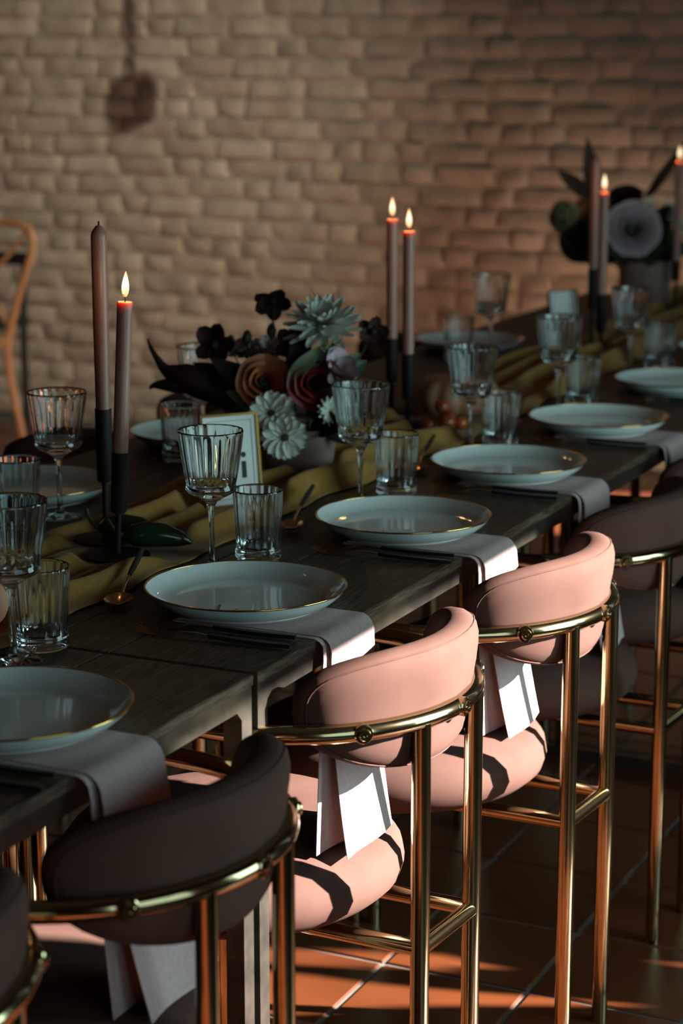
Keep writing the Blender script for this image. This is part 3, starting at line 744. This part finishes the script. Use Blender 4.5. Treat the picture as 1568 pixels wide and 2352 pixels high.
def leaf(name, label, base, tip, m, W, bend=.15, nrm=CAMV, group=None, cat='leaf', fold=.2):
    """long leaf from base to tip"""
    base, tip = Vector(base), Vector(tip); d = tip-base; L = d.length; X = d.normalized(); Z = (Vector(nrm)-X*Vector(nrm).dot(X)).normalized(); Y = Z.cross(X)
    def fn(u, v):
        a = (u-.5)*2; wd = W*.5*(sin(pi*v**.85))**.8 if 0 < v < 1 else 0.0004
        return tuple(X*L*v+Y*(a*wd)+Z*(bend*L*sin(pi*v)*.5+fold*wd*abs(a)))
    t = MB().grid(fn, 7, 14).build(name, m, None, tuple(base), angle=0)
    if label: tag(t, label, cat, group)
    return t
# --- bouquet one
vz = thing('vase', 'low taupe ceramic bowl vase holding the mixed bouquet on the runner', 'vase', (*VASE1, CZ))
MB().lathe([(0, 0), (.045, 0), (.055, .006), (.062, .03), (.0655, .06), (.0665, .086), (.0640, .087), (.062, .060), (.056, .02), (0, .010)], 48).build('bowl', 'ceramic', vz, angle=40)
MB().lathe([(0, .02), (.054, .02), (.060, .05), (.0605, .070), (0, .074)], 20).build('floral_foam', 'darkleaf', vz, angle=40)
rose('rose', 'rust orange rose low in the mixed bouquet', (3.150, 1.637, .932), (-.85, -.5, .35), 'orange', .046, V1T(-.02, .01), 1)
rose('rose', 'deep red rose right of the orange one in the mixed bouquet', (3.183, 1.556, .931), (-.85, -.5, .22), 'red', .047, V1T(-.01, -.02), 2)
daisy('dahlia', 'large white spiky dahlia on top of the mixed bouquet', (3.236, 1.567, 1.018), (-.45, -.10, .9), 'white', .070, 14, V1T(.01, -.01), ((1, -.12), (.98, .14), (.85, .42), (.55, .85)), 'yellowgreen', .10, .30, .22, .10, .30, 'white flowers', 3)
daisy('gerbera', 'white gerbera hanging over the vase rim, lower one of two', (3.100, 1.573, .852), (-.86, -.5, -.05), 'white', .041, 12, V1T(-.03, -.01), ((1, .10), (.95, .22)), 'brownc', .22, .44, .22, -.04, 0, 'white flowers', 4, True)
daisy('gerbera', 'white gerbera above the lower one, beside the card frame', (3.118, 1.605, .884), (-.80, -.3, .25), 'white', .040, 12, V1T(-.03, .01), ((1, .10), (.95, .22)), 'brownc', .22, .44, .22, -.04, 0, 'white flowers', 5, True)
daisy('aster', 'small white aster under the red rose', (3.178, 1.524, .886), (-.7, -.65, .2), 'white', .027, 14, V1T(.01, -.03), ((1, .2), (.85, .4)), 'yellowgreen', .2, .34, .15, .05, .3, 'white flowers', 6)
daisy('anemone', 'pale blush blossom behind the rust orange rose', (3.225, 1.712, .968), (-.5, .1, .85), 'pinkwhite', .034, 7, V1T(.01, .02), ((1, .25), (.75, .6)), 'brownc', .2, .75, .25, .15, .1, 'blush blossoms', 7)
daisy('anemone', 'pale blush blossom beside the small green bud', (3.240, 1.672, .970), (-.5, -.3, .85), 'pinkwhite', .032, 7, V1T(.01, .01), ((1, .2), (.75, .6)), 'brownc', .2, .75, .25, .15, .1, 'blush blossoms', 8)
# lilac sweet pea: three broad petals
t = flower_root('sweet_pea', 'crumpled lilac sweet pea blossom behind the ribbed goblet', (3.212, 1.523, .945), (-.6, -.4, .7), None)
for az, el, sc_ in ((2.2, .5, 1), (3.6, .7, .85), (-1.3, .25, 1.1), (.3, .55, .8)):
    place('petal', pet('pea%s' % sc_, 'lilac', L=.045*sc_, W=.052*sc_, cup=.3, curl=.25, tip=.05), t, az, el, .002, 0, .2)
stem_to(t, V1T(.01, -.02))
# dark calla lily at the left
t = thing('calla_lily', 'dark burgundy calla lily pointing left out of the mixed bouquet', 'flower', (3.18, 1.70, .93))
CALLA = [(3.1602, 1.6975, 0.8831, 0.01), (3.1534, 1.7233, 0.905, 0.02), (3.1437, 1.7518, 0.9204, 0.0265), (3.1342, 1.7779, 0.9321, 0.025), (3.126, 1.7989, 0.9394, 0.017), (3.1211, 1.8139, 0.9481, 0.0095), (3.1191, 1.8271, 0.9657, 0.0055), (3.1182, 1.8374, 0.9817, 0.0038), (3.1185, 1.845, 0.9978, 0.0015)]
CALLA_LIP = [(3.1363, 1.769, 0.9233, 0.02), (3.1229, 1.7957, 0.9204, 0.014), (3.1133, 1.816, 0.9204, 0.009), (3.1072, 1.8281, 0.9189, 0.005), (3.1033, 1.8337, 0.9138, 0.002)]
O = Vector((3.18, 1.70, .93))
def loft(pts): 
    p = sm([q[:3] for q in pts], 4); r = [a[0] for a in sm([(q[3], 0, 0) for q in pts], 4)]
    return [v-O for v in p], [max(.0012, x) for x in r]
P, Q = loft(CALLA); MB().tube(P, Q, 18).build('spathe', 'dark', t, angle=0)
P, Q = loft(CALLA_LIP); MB().tube(P, Q, 12).build('tail', 'dark', t, angle=0)
MB().tube([(-.020, -.002, -.045), (0, -.04, -.070), (.018, -.08, -.115)], .005, 8).build('stem', 'green', t)
# hellebore style dark orchids
def orchid(label, pos, facing, S, target, seed, els=(.2, .3, .1, .35, .25)):
    t = flower_root('orchid', label, pos, facing, 'dark orchids'); rr = random.Random(seed)
    for k in range(5): place('petal', pet('orc%.3f' % S, 'dark', L=S, W=S*.85, cup=.15, curl=.12, tip=0, rnd=True, nv=9), t, 2*pi*k/5+rr.uniform(-.25, .25), els[k], .001, 0, rr.uniform(-.4, .4))
    MB().ball((0, 0, .004), (S*.22, S*.22, S*.3), 12, 8).build('lip', 'dark', t, angle=0)
    stem_to(t, target, 'darkleaf', .0020, 0, .01); return t
orchid('dark burgundy orchid on a bare stem, highest bloom of the mixed bouquet', (3.256, 1.676, 1.058), (-.6, -.5, -.35), .036, (3.245, 1.655, .93), 3)
orchid('dark burgundy orchid left of the rust orange rose', (3.175, 1.745, .985), (-.9, -.3, .3), .040, V1T(0, .03), 4)
orchid('dark burgundy orchid before the base of the left middle candle', (3.325, 1.514, 1.003), (-.8, -.5, .2), .030, V1T(.03, -.02), 5)
orchid('dark burgundy orchid tucked below the dahlia', (3.215, 1.615, .985), (-.8, -.4, .4), .036, V1T(.0, .0), 6)
for i, (x, y, z, o) in enumerate(((3.203, 1.696, .995, 'leftmost of three on the mixed bouquet'), (3.188, 1.720, .987, 'small one behind the dark orchid'), (3.225, 1.660, 1.006, 'right under the highest orchid'))):
    t = flower_root('flower_bud', 'closed green flower bud, '+o, (x, y, z), (.1, .0, 1), 'flower buds', 'flower bud')
    MB().lathe([(0, -.010), (.004, -.009), (.0085, -.001), (.0085, .006), (.005, .014), (0, .017)], 14).build('bud', 'green', t, angle=0)
    for k in range(4): place('sepal', pet('sepal', 'green', L=.020, W=.010, cup=.2, curl=.15, tip=.6), t, k*pi/2, 1.35, .005, -.009)
    stem_to(t, V1T(0, .01*i), 'green', .0012, .009, .005)
# fern tip
t = thing('fern_frond', 'thin dark fern tip curling above the white dahlia', 'leaf', (3.285, 1.598, 1.03))
MB().tube([(0, 0, -.10), (.004, 0, -.03), (.004, .002, .015), (.0, .006, .035), (-.004, .014, .048)], [.0012, .001, .001, .0008, .0005], 6).build('stem', 'darkleaf', t)
for k in range(9):
    z = -.03+.0075*k; L = .018*(1-k/11)
    for s in (-1, 1): place('leaflet', pet('fl', 'darkleaf', L=.016, W=.004, cup=.1, curl=.1, tip=.6), t, pi/2*s+.4, .5, 0, z).scale = (L/.016,)*3
# foliage
fol = [((3.20, 1.60, .86), (3.13, 1.70, .915)), ((3.22, 1.62, .88), (3.20, 1.75, .93)), ((3.2, 1.58, .87), (3.19, 1.50, .93)), ((3.21, 1.57, .9), (3.25, 1.49, .965)),
       ((3.22, 1.6, .90), (3.19, 1.60, 1.0)), ((3.22, 1.6, .90), (3.17, 1.68, .985)), ((3.2, 1.6, .86), (3.15, 1.72, .88)), ((3.2, 1.56, .86), (3.16, 1.49, .865)), ((3.2, 1.55, .87), (3.21, 1.485, .83)),
       ((3.23, 1.6, .9), (3.27, 1.63, 1.0)), ((3.21, 1.63, .88), (3.16, 1.78, .955)), ((3.2, 1.6, .86), (3.12, 1.63, .83)), ((3.23, 1.58, .9), (3.29, 1.52, .97)), ((3.21, 1.62, .88), (3.13, 1.73, .97))]
for i, (a, b_) in enumerate(fol):
    leaf('leaf', 'dark green leaf tucked among the flowers of the mixed bouquet', a, b_, 'darkleaf' if i % 3 else 'green', .050, .2, CAMV, 'leaves of the mixed bouquet')
leaf('leaf', 'long sage green leaf rising under the white dahlia', (3.16, 1.60, .935), (3.20, 1.545, .995), 'greenpale', .026, .25)
leaf('leaf', 'narrow sage green leaf below the dahlia, slanting right', (3.17, 1.575, .945), (3.225, 1.523, 1.008), 'greenpale', .016, .1)
# --- bouquet two, far end
vz = thing('vase', 'grey ceramic vase under the far bouquet at the right', 'vase', (*VASE2, CZ))
MB().lathe([(0, 0), (.055, 0), (.066, .006), (.074, .05), (.078, .125), (.075, .126), (.070, .05), (0, .012)], 40).build('bowl', 'ceramic', vz, angle=40)
MB().lathe([(0, .03), (.064, .03), (.0725, .10), (0, .106)], 20).build('floral_foam', 'darkleaf', vz, angle=40)
rose('rose', 'large lilac rose in the middle of the far bouquet', (5.745, 1.812, .985), (-.85, -.45, .25), 'lilac', .078, V2T(-.03, 0), 11)
rose('rose', 'rust orange rose behind the far unlit candle', (5.785, 1.955, 1.02), (-.8, .1, .4), 'orange', .052, V2T(0, .03), 12)
rose('rose', 'dark burgundy rose low left in the far bouquet', (5.745, 1.972, .945), (-.9, .2, 0), 'dark', .060, V2T(-.01, .03), 13)
rose('rose', 'dark burgundy rose topping the far bouquet', (5.83, 1.865, 1.066), (-.6, -.1, .8), 'dark', .050, V2T(0, .0), 14)
t = flower_root('hydrangea', 'faded green hydrangea at the left of the far bouquet', (5.77, 2.020, 1.01), (-.7, .5, .3), None)
rr = random.Random(5); hb = MB()
for k in range(60):
    v = Vector((rr.gauss(0, 1), rr.gauss(0, 1), abs(rr.gauss(0, 1))-.2)).normalized()*.045
    for j in range(4):
        a = j*pi/2+rr.random(); p = petal(.014, .013, .2, .15, 0, .4, 3, 3); q = v.to_track_quat('Z', 'Y').to_matrix().to_4x4() @ Matrix.Rotation(a, 4, 'Z')
        p.xf(Matrix.Translation(v) @ q); hb.add(p.v, p.f)
o = hb.build('floret', 'hydr', t, angle=0); o['kind'] = 'stuff'
MB().ball((0, 0, 0), .040, 14, 10).build('core', 'hydr', t, angle=0); stem_to(t, V2T(0, .04), back=.03)
for i, (x, y, z, o) in enumerate(((5.845, 1.722, 1.012, 'lower right side'), (5.835, 1.795, 1.045, 'upper right side'), (5.86, 1.750, 1.035, 'right shoulder'), (5.86, 1.70, .985, 'right fringe'))):
    daisy('aster', 'small white aster on the far bouquet, '+o, (x, y, z), (-.6, -.5, .6), 'white', .036, 12, V2T(.01, -.03), ((1, .2), (.8, .5)), 'yellowgreen', .22, .34, .15, .05, .3, 'white asters of the far bouquet', 20+i)
LV = 'long dark pointed leaf of the far bouquet, '
leaf('long_leaf', LV+'standing upright', (5.81, 1.958, 1.05), (5.835, 1.985, 1.235), 'darkleaf', .042, .08, CAMV, 'long leaves of the far bouquet')
leaf('long_leaf', LV+'pointing left', (5.805, 1.955, 1.06), (5.785, 2.055, 1.140), 'darkleaf', .044, .10, CAMV, 'long leaves of the far bouquet')
leaf('long_leaf', LV+'slanting right past the flame', (5.872, 1.825, 1.05), (5.955, 1.725, 1.225), 'darkleaf', .030, .08, CAMV, 'long leaves of the far bouquet')
for i, (a, b_) in enumerate((((5.82, 1.82, .93), (5.72, 1.90, .93)), ((5.82, 1.82, .92), (5.73, 1.80, .90)), ((5.82, 1.82, .92), (5.76, 1.72, .93)), ((5.82, 1.84, .93), (5.75, 1.98, .89)), ((5.83, 1.8, .95), (5.83, 1.69, .96)), ((5.83, 1.82, .95), (5.80, 1.92, 1.07)),
                             ((5.83, 1.82, .95), (5.78, 1.85, 1.05)), ((5.83, 1.8, .93), (5.85, 1.67, .92)), ((5.83, 1.85, .93), (5.80, 2.02, .95)), ((5.83, 1.80, .95), (5.84, 1.73, 1.05)), ((5.82, 1.80, .92), (5.75, 1.76, .88)), ((5.82, 1.83, .92), (5.74, 1.86, .885)))):
    leaf('leaf', 'dark green leaf tucked among the flowers of the far bouquet', a, b_, 'darkleaf' if i % 2 else 'green', .075, .2, CAMV, 'leaves of the far bouquet')

# ------------------------------------------------------------------ peppers, tomatoes, pumpkin, peach
def pepper(label, loc, rz, s):
    t = thing('green_pepper', label, 'pepper', loc, rz, 'green peppers on the runner'); t.scale = (s, s, s)
    pts = [(-.035, 0, .019), (-.02, .001, .020), (0, .002, .021), (.025, .001, .019), (.048, -.003, .014), (.066, -.008, .009)]
    MB().tube([(x, y, z) for x, y, z in pts], [.004, .0165, .019, .0175, .012, .003], 16).build('flesh', 'pepper', t, angle=0)
    MB().tube([(-.034, 0, .020), (-.044, .002, .026), (-.052, .010, .036), (-.056, .020, .040)], [.0045, .003, .0025, .003], 8).build('stalk', 'greenpale', t)
pepper('dark green pepper lying over the foot of the front candle holder, nearer of two', (2.598, 1.545, CZ+.006), R(-58), 1.0)
pepper('dark green pepper with curled stalk behind the front candle stem, farther of two', (2.620, 1.600, CZ+.006), R(-72), 1.05)
for i, (dx, dy, dz, o) in enumerate(((0, 0, 0, 'largest, at the front'), (-.030, .028, 0, 'left one in front'), (.034, .010, .0, 'at the right end'), (.006, .040, 0, 'at the back'), (.022, -.020, .0, 'lowest right one'), (.010, .014, .032, 'on top of the others'))):
    r = (.0185, .0150, .0165, .0155, .0150, .0150)[i]; t = thing('cherry_tomato', 'orange red cherry tomato in the heap before the pumpkin, '+o, 'tomato', (3.700+dx, 1.528+dy, CZ+dz), i, 'cherry tomatoes')
    MB().ball((0, 0, r), (r, r, r*.93), 16, 12).build('flesh', 'tomato', t, angle=0)
    for k in range(5): place('sepal', pet('tsep', 'green', L=.011, W=.004, cup=.1, curl=.1, tip=.6), t, k*1.256, .25, .001, r*1.92)
t = thing('pumpkin', 'muted peach ribbed pumpkin on the runner behind the tomatoes and a goblet', 'pumpkin', (3.855, 1.575, CZ))
pk = MB(); FLs = 12
def pump(u, v):
    a = u*2*pi; ph = pi*v; r = .092*sin(ph)**.8*(1-.07*(1-abs(sin(a*FLs/2)))) if 0 < v < 1 else 0
    return (r*cos(a), r*sin(a), .046-.046*cos(ph)-.010*(max(0, cos(pi-ph))**6))
pk.grid(pump, 72, 18, wrap=True).build('rind', 'pumpkin', t, angle=0)
MB().tube([(0, 0, .078), (.003, 0, .092), (.008, .004, .104), (.016, .008, .112)], [.011, .007, .006, .007], 10).build('stalk', 'greenpale', t)
t = thing('peach', 'pale peach at the left frame edge beside the nearest tumbler', 'peach', (2.145, 1.522, CZ))
MB().grid(lambda u, v: ((.036*sin(pi*v)*(1-.05*max(0, cos(u*2*pi))**8)*cos(u*2*pi)), .036*sin(pi*v)*(1-.05*max(0, cos(u*2*pi))**8)*sin(u*2*pi), .035-.035*cos(pi*v)-.006*max(0, -cos(pi*v))**8), 32, 16, wrap=True).build('flesh', 'peach', t, angle=0)
MB().tube([(0, 0, .060), (0, .001, .070)], .0018, 6).build('stalk', 'darkleaf', t)

# ------------------------------------------------------------------ chairs by the wall
t = thing('bentwood_chair', 'light bentwood cross-back chair at the left frame edge before the brick wall', 'chair', (6.3, 4.43, 0), 0)
half = [(.180, 0.0), (.172, .111), (.139, .268), (.124, .378), (.130, .473), (.171, .616), (.214, .741), (.228, .800), (.222, .838), (.190, .862), (.12, .872), (0, .874)]
L3 = [(.03*max(0, (z-.47))*2.2, -y, z) for y, z in half]; R3 = [(x, -y, z) for x, y, z in L3[:-1][::-1]]
MB().tube(sm(L3+R3), .0145, 10).build('back_hoop', 'bent', t, angle=0)
for s in (-1, 1):
    MB().tube(sm([(.024, -s*.196, .842), (.022, -s*.165, .800), (.018, -s*.10, .735), (.012, 0, .655), (.006, s*.09, .57), (.002, s*.125, .50)]), .0095, 8).build('cross_brace', 'bent', t, angle=0)
MB().lathe([(.150, .455), (.205, .452), (.212, .465), (.205, .482), (.160, .480)], 40, (-.19, 0, 0), closed=True).build('seat_ring', 'bent', t, angle=40)
MB().lathe([(0, .468), (.158, .466), (.158, .474), (0, .474)], 32, (-.19, 0, 0)).build('seat_panel', 'cane', t, angle=40)
for s in (-1, 1): MB().tube([(-.32, s*.13, .458), (-.345, s*.15, .25), (-.37, s*.17, 0)], [.016, .014, .011], 10).build('leg', 'bent', t, angle=0)
MB().tube([(-.19+.165*cos(k*pi/12), .165*sin(k*pi/12), .25) for k in range(24)], .008, 8, closed=True).build('stretcher', 'bent', t, angle=0)
t = thing('side_chair', 'plain black side chair behind the light bentwood chair at the left', 'chair', (6.78, 4.75, 0), 0)
for s in (-1, 1):
    MB().tube([(0, s*.19, 0), (0, s*.19, .45), (.03, s*.19, .71)], .015, 8).build('leg', 'black_wood', t, angle=40)
    MB().tube([(-.38, s*.19, 0), (-.38, s*.19, .44)], .015, 8).build('leg', 'black_wood', t, angle=40)
MB().box((-.40, -.21, .44), (.015, .21, .47), .008).build('seat', 'black_wood', t, smooth=False)
MB().box((.012, -.205, .665), (.032, .205, .715), .004).build('top_rail', 'black_wood', t, smooth=False)

# ------------------------------------------------------------------ pendant out of frame and an unseen plant added to throw the soft shadows
t = thing('pendant_lamp', 'dark pendant lamp on a thin cord whose shadow falls on the brick wall', 'lamp', (6.0, 2.472, 1.905))
MB().lathe([(0, .0), (.032, .0), (.037, .01), (.037, .090), (.028, .110), (.008, .115), (0, .115)], 28).build('shade', 'iron', t, angle=40)
MB().tube([(0, 0, .114), (0, 0, CE-1.905)], .007, 8).build('cord', 'iron', t)
t = thing('shade_palm', 'unseen leafy potted palm added by the window to dapple the tiles with shade', 'plant', (3.48, WY+.24, 0))
MB().lathe([(0, 0), (.10, 0), (.13, .24), (.12, .24), (0, .20)], 28).build('pot', 'ceramic', t, angle=40)
rr = random.Random(9)
for k in range(48):
    a = rr.uniform(0, 2*pi); Lh = rr.uniform(.50, .90); out = rr.uniform(.14, .42)*(.45 if sin(a) < 0 else .7)
    base = Vector((0, 0, .2)); tip = Vector((cos(a)*out*1.6, sin(a)*out, .2+Lh))
    X = (tip-base).normalized(); Y = Vector((-sin(a), cos(a), 0)); Z = X.cross(Y); L = (tip-base).length
    def fn(u, v): 
        q = (u-.5)*2; wd = .030*(sin(pi*max(.001, v)**1.2)**.8 if v < 1 else 0)+.002
        return tuple(base+X*L*v+Y*q*wd-Vector((0, 0, .25*L*v**3)))
    MB().grid(fn, 3, 10).build('frond', 'green', t, angle=0)
